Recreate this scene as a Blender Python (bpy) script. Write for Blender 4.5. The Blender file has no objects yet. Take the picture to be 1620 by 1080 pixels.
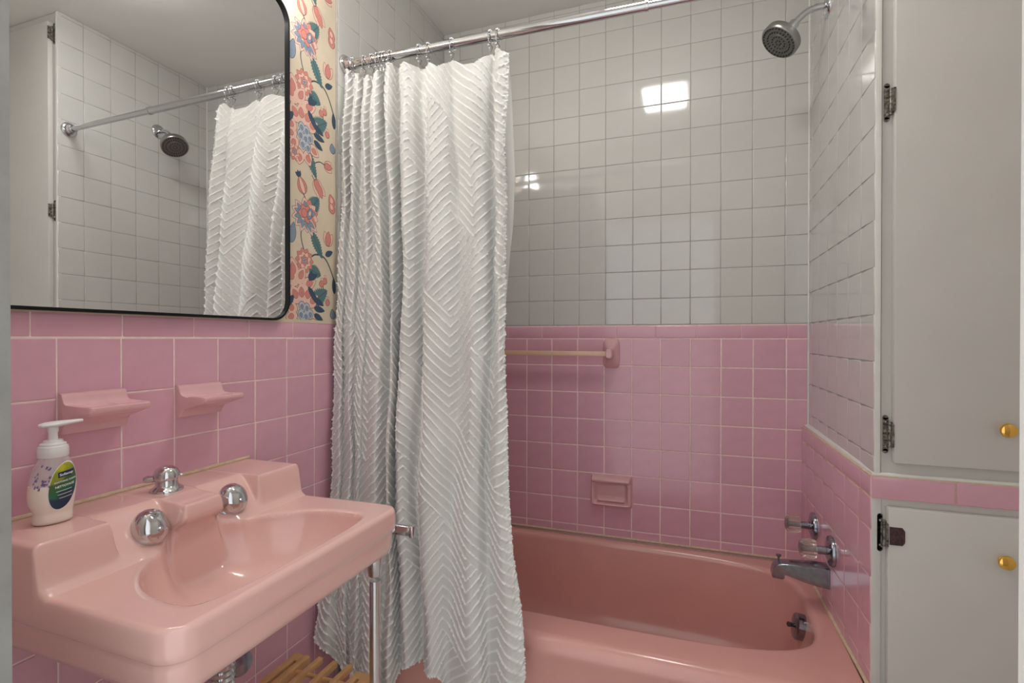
import bpy, bmesh, math, random
import numpy as np
from mathutils import Vector, Matrix

random.seed(7)
rng = np.random.default_rng(7)
scn = bpy.context.scene
C = scn.collection

# ------------------------------------------------------------------ camera
YAW, PITCH, ROLL = 0.3407, -0.0054, 0.0005
fw = Vector((-math.sin(YAW)*math.cos(PITCH), math.cos(YAW)*math.cos(PITCH), math.sin(PITCH)))
rt = Vector((math.cos(YAW), math.sin(YAW), 0)); up = rt.cross(fw)
r2 = rt*math.cos(ROLL)+up*math.sin(ROLL); u2 = -rt*math.sin(ROLL)+up*math.cos(ROLL)
cam = bpy.data.cameras.new('camera'); cam.sensor_width = 36; cam.sensor_fit = 'HORIZONTAL'
cam.lens = 807.47*36/1620; cam.clip_start = .02
co = bpy.data.objects.new('camera', cam); C.objects.link(co)
M = Matrix.Identity(4)
for i, a in enumerate((r2, u2, -fw)):
    for j in range(3): M[j][i] = a[j]
M.translation = (1.0702, .1111, 1.179)
co.matrix_world = M
scn.camera = co

# ------------------------------------------------------------------ world, exposure
w = bpy.data.worlds.new('hall_daylight'); scn.world = w; w.use_nodes = True
bg = w.node_tree.nodes['Background']; bg.inputs[0].default_value = (.98, .99, 1, 1); bg.inputs[1].default_value = 1.0
vs = scn.view_settings; vs.view_transform = 'Standard'; vs.look = 'None'; vs.gamma = 1; vs.use_curve_mapping = False
vs.exposure = 0.35
CEIL_POWER, VANITY_POWER = 20.5, 27.0

# ------------------------------------------------------------------ helpers
def lin(r, g, b):
    f = lambda c: (c/255/12.92) if c/255 <= .04045 else ((c/255+.055)/1.055)**2.4
    return (f(r), f(g), f(b), 1)

def mat(name, col, rough=.5, metal=0., coat=0., noise=0., nscale=40., bump=0., bscale=300., rand=0., spec=.5, emit=0., trans=0., ior=1.5, sheen=0., alpha=1.):
    m = bpy.data.materials.new(name); m.use_nodes = True
    nt = m.node_tree; b = nt.nodes['Principled BSDF']; N = nt.nodes.new; K = nt.links.new
    b.inputs['Base Color'].default_value = col; b.inputs['Roughness'].default_value = rough
    b.inputs['Metallic'].default_value = metal; b.inputs['Coat Weight'].default_value = coat
    b.inputs['Coat Roughness'].default_value = .06; b.inputs['Specular IOR Level'].default_value = spec
    b.inputs['Transmission Weight'].default_value = trans; b.inputs['IOR'].default_value = ior
    b.inputs['Sheen Weight'].default_value = sheen; b.inputs['Alpha'].default_value = alpha
    if emit: b.inputs['Emission Color'].default_value = col; b.inputs['Emission Strength'].default_value = emit
    tc = N('ShaderNodeTexCoord')
    cur = None
    if noise or rand:
        hs = N('ShaderNodeHueSaturation'); hs.inputs['Color'].default_value = col
        val = N('ShaderNodeMath'); val.operation = 'ADD'; val.inputs[0].default_value = 1; val.inputs[1].default_value = 0
        if noise:
            n = N('ShaderNodeTexNoise'); n.inputs['Scale'].default_value = nscale; n.inputs['Detail'].default_value = 4
            K(tc.outputs['Object'], n.inputs['Vector'])
            mr = N('ShaderNodeMapRange'); mr.inputs[1].default_value = .3; mr.inputs[2].default_value = .7
            mr.inputs[3].default_value = 1-noise; mr.inputs[4].default_value = 1+noise
            K(n.outputs[0], mr.inputs[0]); K(mr.outputs[0], val.inputs[0])
        if rand:
            oi = N('ShaderNodeObjectInfo'); mr = N('ShaderNodeMapRange')
            mr.inputs[3].default_value = -rand; mr.inputs[4].default_value = rand
            K(oi.outputs['Random'], mr.inputs[0]); K(mr.outputs[0], val.inputs[1])
        K(val.outputs[0], hs.inputs['Value']); K(hs.outputs[0], b.inputs['Base Color'])
    if bump:
        n = N('ShaderNodeTexNoise'); n.inputs['Scale'].default_value = bscale; n.inputs['Detail'].default_value = 3
        K(tc.outputs['Object'], n.inputs['Vector'])
        bp = N('ShaderNodeBump'); bp.inputs['Strength'].default_value = bump; bp.inputs['Distance'].default_value = .002
        K(n.outputs[0], bp.inputs['Height']); K(bp.outputs[0], b.inputs['Normal'])
    return m

class MB:
    def __init__(s): s.v = []; s.f = []; s.mi = []
    def add(s, vs_, fs, mi=0):
        o = len(s.v); s.v += [tuple(p) for p in vs_]; s.f += [tuple(i+o for i in f) for f in fs]; s.mi += [mi]*len(fs)
    def box(s, lo, hi, mi=0):
        x0, y0, z0 = lo; x1, y1, z1 = hi
        s.add([(x0,y0,z0),(x1,y0,z0),(x1,y1,z0),(x0,y1,z0),(x0,y0,z1),(x1,y0,z1),(x1,y1,z1),(x0,y1,z1)],
              [(3,2,1,0),(4,5,6,7),(0,1,5,4),(1,2,6,5),(2,3,7,6),(3,0,4,7)], mi)
    def rings(s, rs, closed=True, cap0=True, cap1=True, mi=0):
        n = len(rs[0]); vs_ = [p for r in rs for p in r]; fs = []
        for k in range(len(rs)-1):
            for i in range(n if closed else n-1):
                j = (i+1) % n; fs.append((k*n+i, k*n+j, (k+1)*n+j, (k+1)*n+i))
        if cap0: fs.append(tuple(range(n-1, -1, -1)))
        if cap1: fs.append(tuple((len(rs)-1)*n+i for i in range(n)))
        s.add(vs_, fs, mi)
    def lathe(s, prof, seg=32, mtx=None, mi=0, cap0=True, cap1=True):
        mtx = mtx or Matrix.Identity(4)
        rs = [[mtx @ Vector((r*math.cos(2*math.pi*i/seg), r*math.sin(2*math.pi*i/seg), z)) for i in range(seg)] for r, z in prof]
        s.rings(rs, True, cap0, cap1, mi)
    def tube(s, pts, r, seg=12, mi=0):
        pts = [Vector(p) for p in pts]; rs = []; prev = None
        for k, p in enumerate(pts):
            d = (pts[min(k+1, len(pts)-1)]-pts[max(k-1, 0)]).normalized()
            if prev is None:
                a = d.cross(Vector((0,0,1))); a = a if a.length > 1e-3 else d.cross(Vector((0,1,0)))
            else: a = prev-d*prev.dot(d)
            a.normalize(); b = d.cross(a); prev = a
            rr = r[k] if isinstance(r, (list, tuple)) else r
            rs.append([p+a*rr*math.cos(2*math.pi*i/seg)+b*rr*math.sin(2*math.pi*i/seg) for i in range(seg)])
        s.rings(rs, True, True, True, mi)
    def sphere(s, c, r, seg=12, mi=0):
        n = seg//2; s.lathe([(max(r*math.sin(math.pi*k/n), 1e-5), -r*math.cos(math.pi*k/n)) for k in range(n+1)], seg, Matrix.Translation(c), mi)

def finish(me, smooth=True, ang=40):
    me.polygons.foreach_set('use_smooth', [smooth]*len(me.polygons))
    if smooth and ang: me.set_sharp_from_angle(angle=math.radians(ang))
    me.update()

def link(name, me, parent=None, mtx=None):
    o = bpy.data.objects.new(name, me); C.objects.link(o)
    if parent: o.parent = parent
    if mtx is not None: o.matrix_local = mtx
    return o

def build(mb, name, m, parent=None, smooth=True, ang=40, mtx=None, fixn=True):
    me = bpy.data.meshes.new(name); me.from_pydata(mb.v, [], mb.f)
    if fixn:
        bm = bmesh.new(); bm.from_mesh(me); bmesh.ops.recalc_face_normals(bm, faces=bm.faces); bm.to_mesh(me); bm.free()
    for k in (m if isinstance(m, list) else [m]): me.materials.append(k)
    if any(mb.mi): me.polygons.foreach_set('material_index', mb.mi)
    finish(me, smooth, ang)
    return link(name, me, parent, mtx)

def bbox(name, lo, hi, bev, m, parent=None, seg=2, mtx=None):
    mb = MB(); mb.box(lo, hi)
    me = bpy.data.meshes.new(name); me.from_pydata(mb.v, [], mb.f)
    if bev:
        bm = bmesh.new(); bm.from_mesh(me)
        bmesh.ops.bevel(bm, geom=bm.edges[:], offset=bev, segments=seg, affect='EDGES', profile=.5)
        bm.to_mesh(me); bm.free()
    me.materials.append(m); finish(me, True, 50)
    return link(name, me, parent, mtx)

def empty(name, loc=(0,0,0)):
    o = bpy.data.objects.new(name, None); o.empty_display_size = .05; C.objects.link(o); o.location = loc; return o

def tag(o, label=None, cat=None, group=None, kind=None):
    if label: o['label'] = label
    if cat: o['category'] = cat
    if group: o['group'] = group
    if kind: o['kind'] = kind
    return o

def gridmesh(name, P, m, parent=None, flip=False, ang=None):
    """P: (R, N, 3) array of vertices"""
    R, N, _ = P.shape
    idx = np.arange(R*N).reshape(R, N)
    q = np.stack([idx[:-1,:-1], idx[:-1,1:], idx[1:,1:], idx[1:,:-1]], -1).reshape(-1, 4)
    if flip: q = q[:, ::-1]
    me = bpy.data.meshes.new(name)
    me.vertices.add(R*N); me.vertices.foreach_set('co', P.reshape(-1).astype(np.float32))
    me.loops.add(q.size); me.loops.foreach_set('vertex_index', q.reshape(-1).astype(np.int32))
    me.polygons.add(len(q)); me.polygons.foreach_set('loop_start', np.arange(0, q.size, 4, dtype=np.int32))
    me.update(calc_edges=True); me.validate()
    me.materials.append(m); finish(me, True, ang)
    return link(name, me, parent)

def sst(x, a, b):
    t = np.clip((x-a)/(b-a), 0, 1); return t*t*(3-2*t)

def at(obj, loc):
    """shift children-space: parent empty at loc, children given in world coordinates"""
    return Matrix.Translation(-Vector(loc))

# ------------------------------------------------------------------ materials
PINK = lin(221, 170, 186)
m_pink = mat('pink_tile_glaze', PINK, .16, coat=.25, noise=.025, nscale=25, rand=.035, bump=.02, bscale=60)
m_white = mat('white_tile_glaze', lin(203, 202, 198), .07, coat=.5, noise=.012, nscale=15, rand=.012, bump=.015, bscale=45)
m_pgrout = mat('pale_pink_grout', lin(246, 222, 216), .85, noise=.08, nscale=60)
m_wgrout = mat('grey_grout', lin(162, 160, 155), .85, noise=.06, nscale=60)
m_cream_grout = mat('cream_caulk', lin(214, 190, 165), .8, noise=.1, nscale=80)
m_sink = mat('salmon_pink_porcelain', lin(236, 192, 184), .14, coat=.5, noise=.012, nscale=12)
m_tub = mat('salmon_pink_enamel', lin(222, 166, 157), .2, coat=.3, noise=.02, nscale=10)
m_chrome = mat('chrome', (.62, .63, .65, 1), .06, 1)
m_dchrome = mat('aged_chrome', (.30, .32, .36, 1), .16, 1, noise=.15, nscale=80)
m_nickel = mat('brushed_nickel', (.36, .36, .34, 1), .28, 1)
m_dark = mat('dark_rubber', lin(40, 40, 42), .5)
m_paint = mat('grey_white_paint', lin(206, 203, 199), .42, noise=.02, nscale=8, bump=.12, bscale=220)
m_trimw = mat('white_trim_paint', lin(230, 229, 224), .4, noise=.03, nscale=20, bump=.08, bscale=120)
m_ceil = mat('ceiling_paint', lin(232, 231, 227), .9, noise=.02, nscale=6, bump=.1, bscale=160)
m_cloth = mat('white_tufted_cotton', lin(238, 238, 233), .95, sheen=.25, bump=.35, bscale=900, spec=.2)
nt = m_cloth.node_tree; at_ = nt.nodes.new('ShaderNodeAttribute'); at_.attribute_name = 'tuft'
mx_ = nt.nodes.new('ShaderNodeMix'); mx_.data_type = 'RGBA'; mx_.inputs['A'].default_value = lin(215, 214, 211); mx_.inputs['B'].default_value = lin(240, 240, 237)
nt.links.new(at_.outputs['Fac'], mx_.inputs['Factor']); nt.links.new(mx_.outputs['Result'], nt.nodes['Principled BSDF'].inputs['Base Color'])
m_liner = mat('white_waffle_liner', lin(226, 224, 220), .85, bump=.3, bscale=400, spec=.2)
m_brass = mat('polished_brass', (.83, .50, .12, 1), .1, 1)
m_hinge = mat('painted_over_bronze', lin(128, 124, 116), .3, .6, noise=.95, nscale=170)
m_black = mat('black_metal_frame', lin(12, 13, 14), .45, spec=.25)
m_mirror = mat('mirror_glass', (.86, .87, .87, 1), 0.0, 1)
m_wood = mat('bamboo', lin(208, 162, 112), .45, noise=.12, nscale=30)
m_bar = mat('cream_towel_bar', lin(226, 190, 160), .35, noise=.03, nscale=30)
m_acrylic = mat('clear_acrylic', (.95, .86, .78, 1), .05, trans=.9, ior=1.49)
m_wp = mat('cream_wallpaper', lin(214, 199, 176), .8, noise=.05, nscale=14, bump=.05, bscale=200)
m_diff = bpy.data.materials.new('lit_ceiling_glass')
m_plaster = mat('white_wall_paint', lin(236, 234, 228), .7, noise=.02, nscale=8)
m_floor = mat('floor_tile', lin(228, 220, 214), .4, noise=.08, nscale=30)

def emission(m, col, s):
    m.use_nodes = True; nt = m.node_tree; b = nt.nodes['Principled BSDF']
    b.inputs['Base Color'].default_value = (.9, .9, .9, 1); b.inputs['Emission Color'].default_value = col; b.inputs['Emission Strength'].default_value = s
emission(m_diff, (1, .985, .955, 1), CEIL_POWER)
m_bulb = bpy.data.materials.new('lit_vanity_shade'); emission(m_bulb, (1, .98, .945, 1), VANITY_POWER)

# ------------------------------------------------------------------ dimensions
P = .1095; CAPZ = 1.18; D = 2.1835; W = 1.4601; CEIL = 2.5453; XA = .0085; YJ = .4135; CABY = 1.489; TUBZ = .38

def struct(o): o['kind'] = 'structure'; return o
def slab(name, lo, hi, m, parent=None):
    o = bbox(name, lo, hi, 0, m, parent); 
    if parent is None: struct(o)
    return o

# ---- room shell
floor = slab('floor', (-.1, -.3, -.08), (2.05, D+.1, 0), m_floor)
ceiling = slab('ceiling', (-.1, .30, CEIL), (2.05, D+.1, CEIL+.06), m_ceil)
wall_left = slab('wall_left', (-.1, YJ-.02, 0), (-.0012, D+.1, CEIL), m_pgrout)
wall_back = slab('wall_back', (-.0012, D+.0012, 0), (1.62, D+.1, CEIL), m_wgrout)
wall_right = slab('wall_right', (W+.0012, CABY+.012, 0), (1.5, D+.0012, CEIL), m_wgrout)
mb = MB(); mb.box((-.1, .30, 0), (.42, .4, CEIL)); mb.box((1.2418, .30, 0), (2.05, .4, CEIL)); mb.box((.42, .30, 2.08), (1.2418, .4, CEIL))
wall_front = struct(build(mb, 'wall_front', m_plaster, None, False))
wall_side = slab('wall_right_front', (1.93, .4, 0), (2.05, CABY+.5, CEIL), m_plaster)
mb = MB(); mb.box((.42, .285, 0), (.45, YJ, 2.08)); mb.box((.36, YJ-.0135, 0), (.435, YJ-.003, 2.15))
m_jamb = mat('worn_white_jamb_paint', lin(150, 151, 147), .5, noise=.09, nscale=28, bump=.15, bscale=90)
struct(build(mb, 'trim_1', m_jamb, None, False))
mb = MB(); mb.box((1.2118, .285, 0), (1.2418, .41, 2.08)); mb.box((1.225, .40, 0), (1.30, .412, 2.15))
struct(build(mb, 'trim_2', m_trimw, None, False))
mb = MB(); mb.box((.42, .285, 2.05), (1.2418, .41, 2.08))
struct(build(mb, 'trim_3', m_trimw, None, False))

# wallpaper sheet + alcove backing as parts of the left wall
slab('wallpaper', (-.0012, YJ-.02, 1.225), (.0006, 1.4535, CEIL), m_wp, wall_left)
slab('tile_backing', (-.0012, 1.455, 0), (XA-.0012, D, CEIL), m_wgrout, wall_left)

# ------------------------------------------------------------------ tiles
tcache = {}
def tile_mesh(w_, h_, m, t=.006, bev=.0022):
    key = (round(w_, 4), round(h_, 4), m.name, t)
    if key in tcache: return tcache[key]
    vs_ = []; fs = []
    for ins, z in ((0, -.003), (0, t-.0014), (.0007, t-.0004), (bev, t)):
        a, b = w_/2-ins, h_/2-ins
        vs_ += [(-a,-b,z),(a,-b,z),(a,b,z),(-a,b,z)]
    for k in range(3):
        for i in range(4):
            j = (i+1) % 4; fs.append((k*4+i, k*4+j, k*4+4+j, k*4+4+i))
    fs.append((12,13,14,15))
    me = bpy.data.meshes.new('tile'); me.from_pydata(vs_, [], fs); me.materials.append(m)
    me.polygons.foreach_set('use_smooth', [True]*12+[False]); me.update()
    tcache[key] = me; return me

def cap_mesh(w_, h_, m, t=.011):
    key = ('cap', round(w_, 4), round(h_, 4), m.name, t)
    if key in tcache: return tcache[key]
    prof = [(-h_/2, -.003), (-h_/2, t-.004), (-h_/2+.0012, t-.0015), (-h_/2+.004, t)]
    r = min(.011, t*.95)
    for k in range(7):
        a = math.pi/2*k/6; prof.append((h_/2-r+r*math.sin(a), t-r+r*math.cos(a)))
    prof.append((h_/2, -.003))
    mb = MB(); e = .0006
    rs = []
    for x, s_ in ((-w_/2, .0012), (-w_/2+e, .0003), (-w_/2+.0016, 0), (-w_/2+.0045, 0), (w_/2-.0045, 0), (w_/2-.0016, 0), (w_/2-e, .0003), (w_/2, .0012)):
        rs.append([(x, y, z-s_ if z > 0 else z) for y, z in prof])
    mb.rings(rs, True, True, True)
    me = bpy.data.meshes.new('cap_tile'); me.from_pydata(mb.v, [], mb.f)
    bm = bmesh.new(); bm.from_mesh(me); bmesh.ops.recalc_face_normals(bm, faces=bm.faces); bm.to_mesh(me); bm.free()
    me.materials.append(m); finish(me, True, 35)
    tcache[key] = me; return me

def basis(X, Y, Zn):
    m_ = Matrix.Identity(4)
    for i, a in enumerate((X, Y, Zn)):
        for j in range(3): m_[j][i] = a[j]
    return m_

def lay(wall, m, origin, X, us, zs, joint, t=.006, name='tile', mesh=tile_mesh, tilt=.0035, skip=None, jit=.0003):
    """us: joints along X (distance from origin), zs: joint heights (world z). One object per tile."""
    X = Vector(X).normalized(); Z = Vector((0,0,1)); n = X.cross(Z)
    B = basis(X, Z, n)
    for a, b in zip(us[:-1], us[1:]):
        for c, d in zip(zs[:-1], zs[1:]):
            if skip and skip((a+b)/2, (c+d)/2): continue
            w_, h_ = b-a-joint, d-c-joint
            if w_ < .004 or h_ < .004: continue
            me = mesh(w_, h_, m, t)
            p = Vector(origin)+X*((a+b)/2)-n*t; p.z = (c+d)/2
            R = Matrix.Rotation(random.gauss(0, tilt)*.5, 4, 'X') @ Matrix.Rotation(random.gauss(0, tilt)*.5, 4, 'Y')
            o = bpy.data.objects.new(name, me); C.objects.link(o); o.parent = wall
            o.matrix_local = Matrix.Translation(p+X*random.uniform(-jit, jit)) @ B @ R

rowz = [0.0]+[CAPZ-k*P for k in range(10, -1, -1)]
# sink wall: pink field + cap
yj = [YJ-.02]+[.6985+i*P for i in range(-2, 7)]+[1.4505]
lay(wall_left, m_pink, (0, 0, 0), (0, 1, 0), yj, rowz, .0026, tilt=.002)
lay(wall_left, m_pink, (0, 0, 0), (0, 1, 0), [YJ-.02, .508, .66, .81, .965, 1.118, 1.27, 1.4505], [CAPZ, 1.2325], .0019, t=.011, name='cap_tile', mesh=cap_mesh, tilt=.002)
# bullnose round on the end of the pink wall
mb = MB(); mb.tube([(-.0045, 1.4495, .0), (-.0045, 1.4495, 1.226)], .0045, 12)
build(mb, 'bullnose_edge', m_pink, wall_left)
# back wall
xj = [XA]+[.4035+i*P for i in range(-3, 10)]+[1.4590]
rowb = [.372]+[CAPZ-k*P for k in range(7, -1, -1)]
lay(wall_back, m_pink, (0, D, 0), (1, 0, 0), xj, rowb, .0035, tilt=.002)
slab('pink_tile_bed', (XA, D+.0011, .3), (1.4601, D+.02, 1.233), m_pgrout, wall_back)
lay(wall_back, m_pink, (0, D-.001, 0), (1, 0, 0), [XA, .163, .317, .471, .626, .779, .932, 1.085, 1.24, 1.393, 1.4585], [CAPZ, 1.2345], .0018, t=.010, name='cap_tile', mesh=cap_mesh, tilt=.002)
PW = .108
wz = [1.2345]+[1.18+.0484+PW*j for j in range(1, 13)]+[CEIL]
wx = [XA]+[.4119+PW*i for i in range(-3, 10)]+[W]
lay(wall_back, m_white, (0, D, 0), (1, 0, 0), wx, wz, .0017, tilt=.0022)
# alcove end of the left wall
yA = [1.4565]+[1.4575+.1091*i for i in range(1, 7)]+[D]
lay(wall_left, m_white, (XA, 0, 0), (0, 1, 0), yA, [1.2345]+wz[1:], .0015)
lay(wall_left, m_pink, (XA, 0, 0), (0, 1, 0), yA, rowb+[1.2345], .002)
# right wall: white above, thicker pink bed below
rz = [.872]+[1.18+.4866+PW*j for j in range(-7, 9)]+[CEIL]
ry = [2.0254-.1098*i for i in range(-1, 5)]
ry = [CABY-.001]+sorted(ry)+[D]
lay(wall_right, m_white, (W, 0, 0), (0, -1, 0), [-y for y in reversed(ry)], rz, .0015, tilt=.0012)
sl = Vector((1.455-1.438, 1.489-D, 0)).normalized(); nrm = sl.cross(Vector((0,0,1)))
o0 = Vector((1.438, D, 0))
def dist(y): return (D-y)/abs(sl.y)
mb = MB()
a_, b_ = o0+sl*dist(D)-nrm*.0012, o0+sl*dist(1.4905)-nrm*.0012
mb.add([(a_.x, a_.y, .3), (b_.x, b_.y, .3), (W+.002, 1.4905, .3), (W+.002, D, .3), (a_.x, a_.y, .866), (b_.x, b_.y, .866), (W+.002, 1.4905, .8685), (W+.002, D, .8685)],
       [(3,2,1,0),(4,5,6,7),(0,1,5,4),(1,2,6,5),(2,3,7,6),(3,0,4,7)])
build(mb, 'pink_tile_bed', m_cream_grout, wall_right, False)
pj_ = [dist(y) for y in (D, 2.1195, 2.01, 1.9005, 1.791, 1.6815, 1.572, 1.489)]
lay(wall_right, m_pink, o0, sl, pj_, [.372]+[CAPZ-k*P for k in (7, 6, 5, 4)]+[.8165], .0026, tilt=.0015)
lay(wall_right, m_pink, o0, sl, [dist(y) for y in (D, 2.012, 1.86, 1.708, 1.556, 1.489)], [.8165, .8695], .0018, t=.012, name='cap_tile', mesh=cap_mesh, tilt=.0006)
mb = MB(); q1, q2 = o0-nrm*.008, o0+sl*dist(1.4905)-nrm*.004
mb.add([(q1.x, D-.001, .866), (q2.x, 1.4905, .866), (W+.002, 1.4905, .866), (W+.002, D-.001, .866), (q1.x, D-.001, .8705), (q2.x, 1.4905, .8705), (W+.002, 1.4905, .8775), (W+.002, D-.001, .8775)],
       [(3,2,1,0),(4,5,6,7),(0,1,5,4),(1,2,6,5),(2,3,7,6),(3,0,4,7)]); build(mb, 'plaster_ledge', m_trimw, wall_right, False)
mb = MB(); mb.tube([(W-.001, D-.001, .875), (W-.001, D-.001, CEIL)], .0032, 8); build(mb, 'caulk_line', m_trimw, wall_right)
mb = MB(); mb.tube([(XA, D-.002, .381), (1.436, D-.002, .381)], .0045, 8); build(mb, 'caulk_line', m_cream_grout, wall_back)
mb = MB(); mb.tube([(1.4370, D-.004, .3815), (1.4540, 1.44, .3815)], .0050, 10); build(mb, 'caulk_line', m_cream_grout, wall_right)

# ------------------------------------------------------------------ wallpaper print
def col(*c): return lin(*c)
wp_cols = dict(coral=(208, 136, 124), rose=(230, 190, 174), cream=(240, 222, 196), navy=(58, 78, 100), blue=(132, 146, 164), teal=(84, 120, 122), line=(120, 62, 66), dkgreen=(56, 80, 88), pale=(184, 190, 198))
wp_mats = {k: mat('print_'+k, lin(*v), .8, noise=.06, nscale=120) for k, v in wp_cols.items()}
wp_keys = list(wp_cols); WPM = MB(); cnt = [0]
def poly(pts, c, lvl):
    cnt[0] = (cnt[0]+1) % 380; x = .0007+lvl*.00004+cnt[0]*1e-7
    WPM.add([(x, y, z) for y, z in pts], [tuple(range(len(pts)))], wp_keys.index(c))
def petal(cy, cz, L, wd, ang, fill, line='line', lvl=1, serr=0, inner=None, lw=.0016):
    def outline(L, wd, o):
        pts = []
        n = 22 if serr else 14
        for k in range(n+1):
            t = k/n; wv = wd*math.sin(math.pi*t**.8)**.75
            if serr and k % 2: wv *= 1-serr
            pts.append((t*L-o, wv))
        for k in range(n-1, 0, -1):
            t = k/n; wv = wd*math.sin(math.pi*t**.8)**.75
            if serr and k % 2: wv *= 1-serr
            pts.append((t*L-o, -wv))
        ca, sa = math.cos(ang), math.sin(ang)
        return [(cy+a*ca-b*sa, cz+a*sa+b*ca) for a, b in pts]
    poly(outline(L+2*lw, wd+lw, lw), line, lvl); poly(outline(L, wd, 0), fill, lvl+1)
    if inner:
        ca, sa = math.cos(ang), math.sin(ang); k = .3*L
        petal(cy+k*ca, cz+k*sa, L*.5, wd*.5, ang, inner, line, lvl+2, 0, None, lw*.6)
def disc(cy, cz, r, fill, line='line', lvl=1, n=12):
    for rr, c, l in ((r+.0012, line, lvl), (r, fill, lvl+1)):
        poly([(cy+rr*math.cos(2*math.pi*i/n), cz+rr*1.1*math.sin(2*math.pi*i/n)) for i in range(n)], c, l)
def stem(pts, wd=.0016, c='dkgreen', lvl=0):
    P_ = [Vector((a, b, 0)) for a, b in pts]; fine = []
    for k in range(len(P_)-1):
        p0, p1, p2, p3 = P_[max(k-1,0)], P_[k], P_[k+1], P_[min(k+2, len(P_)-1)]
        for s_ in range(6):
            t = s_/6; fine.append(.5*((2*p1)+(p2-p0)*t+(2*p0-5*p1+4*p2-p3)*t*t+(3*p1-p0-3*p2+p3)*t**3))
    fine.append(P_[-1]); L = []; R = []
    for k, p in enumerate(fine):
        d = (fine[min(k+1, len(fine)-1)]-fine[max(k-1, 0)]).normalized(); n = Vector((-d.y, d.x, 0))*wd
        L.append(p+n); R.append(p-n)
    for k in range(len(fine)-1): poly([(q.x, q.y) for q in (L[k], L[k+1], R[k+1], R[k])], c, lvl)
rad = math.radians
def rosette(y, z, r, lvl=2):
    for ring, (k, n, f) in enumerate(((1., 10, 'coral'), (.72, 8, 'rose'), (.45, 6, 'coral'))):
        for i in range(n): petal(y, z, r*k, r*k*.34, 2*math.pi*i/n+ring*.3, f, 'line', lvl+ring*3, lw=.0011)
    for i in range(5): disc(y+r*.14*math.cos(i*1.3), z+r*.14*math.sin(i*1.3), r*.07, 'pale', 'navy', lvl+11, 6)
def peony(y, z, r):
    for i, a in enumerate((100, 70, 40, 15, -10, -35, -60)): petal(y+.004, z, r*1.05, r*.33, rad(a), 'coral' if i % 2 else 'rose', 'line', 3, inner='blue' if i in (0, 3) else None)
    for a in (135, 165, 195, 225, 255, 285): petal(y-.004, z-.004, r*1.08, r*.27, rad(a), 'rose', 'navy', 4, inner='blue')
    for a in (300, 322): petal(y, z-.006, r*1.3, r*.24, rad(a), 'rose', 'navy', 5, inner='blue')
    for a in (120, 60, 0, -60, 180): petal(y, z, r*.62, r*.24, rad(a), 'coral', 'line', 9)
    petal(y+.012, z-.012, r*.75, r*.2, rad(70), 'blue', 'navy', 12, inner='rose'); disc(y-.004, z+.002, r*.24, 'coral', 'line', 15)
def leaf(y, z, L, wd, a, lvl=1):
    petal(y, z, L, wd, rad(a), 'teal', 'dkgreen', lvl, serr=.28); ca, sa = math.cos(rad(a)), math.sin(rad(a))
    stem([(y, z), (y+L*.5*ca, z+L*.5*sa), (y+L*.92*ca, z+L*.92*sa)], .0009, 'dkgreen', lvl+3)
def tulip(y, z, L, a, lvl=1):
    for d in (-24, 24, 0): petal(y, z, L, L*.26, rad(a+d), 'rose' if d else 'coral', 'line', lvl+(0 if d else 2))
def bud(y, z, L, a):
    petal(y, z, L, L*.36, rad(a), 'coral', 'line', 2)
    petal(y, z, L, L*.15, rad(a), 'rose', 'line', 4)
    for d in (-35, 0, 35): petal(y+L*math.cos(rad(a))*.98, z+L*math.sin(rad(a))*.98, L*.35, L*.08, rad(a+d), 'navy', 'dkgreen', 4)
def berry(y, z, r):
    petal(y, z, r*2.2, r*.9, rad(80), 'coral', 'line', 2)
    for d in (-35, 0, 35): petal(y+r*.3, z+r*2, r*.9, r*.2, rad(80+d), 'rose', 'line', 2, lw=.0008)
def bigflower(y, z):
    for (dy, dz, L, wd, a, c, inn) in ((-.02,.055,.06,.017,60,'rose',None),(-.03,.06,.07,.02,100,'rose','coral'),(-.02,.05,.075,.022,-48+180,'coral','rose'),(.0,.05,.06,.018,20,'coral',None),
        (-.01,.0,.058,.02,125,'rose','coral'),(.0,.0,.06,.021,95,'coral','rose'),(.01,.0,.06,.02,65,'rose','coral'),(.02,-.005,.055,.018,35,'coral','rose'),
        (-.02,-.02,.045,.016,165,'coral','rose'),(-.02,-.035,.045,.015,190,'rose','coral'),(-.015,-.05,.042,.015,215,'coral','rose'),(.03,-.05,.045,.015,-30,'coral','rose'),(.015,-.07,.045,.016,-65,'rose','coral'),(-.005,-.075,.045,.016,-100,'coral','rose')):
        petal(y+dy, z+dz, L, wd*1.05, rad(a), 'rose', 'line', 3, inner='coral')
    for dy, dz in ((-.004,-.002),(.016,-.006),(-.008,-.026),(.012,-.03),(.03,-.024),(.0,-.05),(.022,-.054)):
        petal(y+dy, z+dz+.008, .03, .0115, rad(-80), 'pale', 'navy', 8, inner='blue')
    for dy, dz, L, a in ((.025,.05,.07,-50),(.045,.02,.05,-25),(.05,-.01,.045,-10),(.05,-.03,.04,-25),(.03,.075,.035,25),(.03,.07,.03,70),(-.035,.02,.05,-130)):
        petal(y+dy, z+dz, L, .009, rad(a), 'navy', 'dkgreen', 7, serr=.15)
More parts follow.
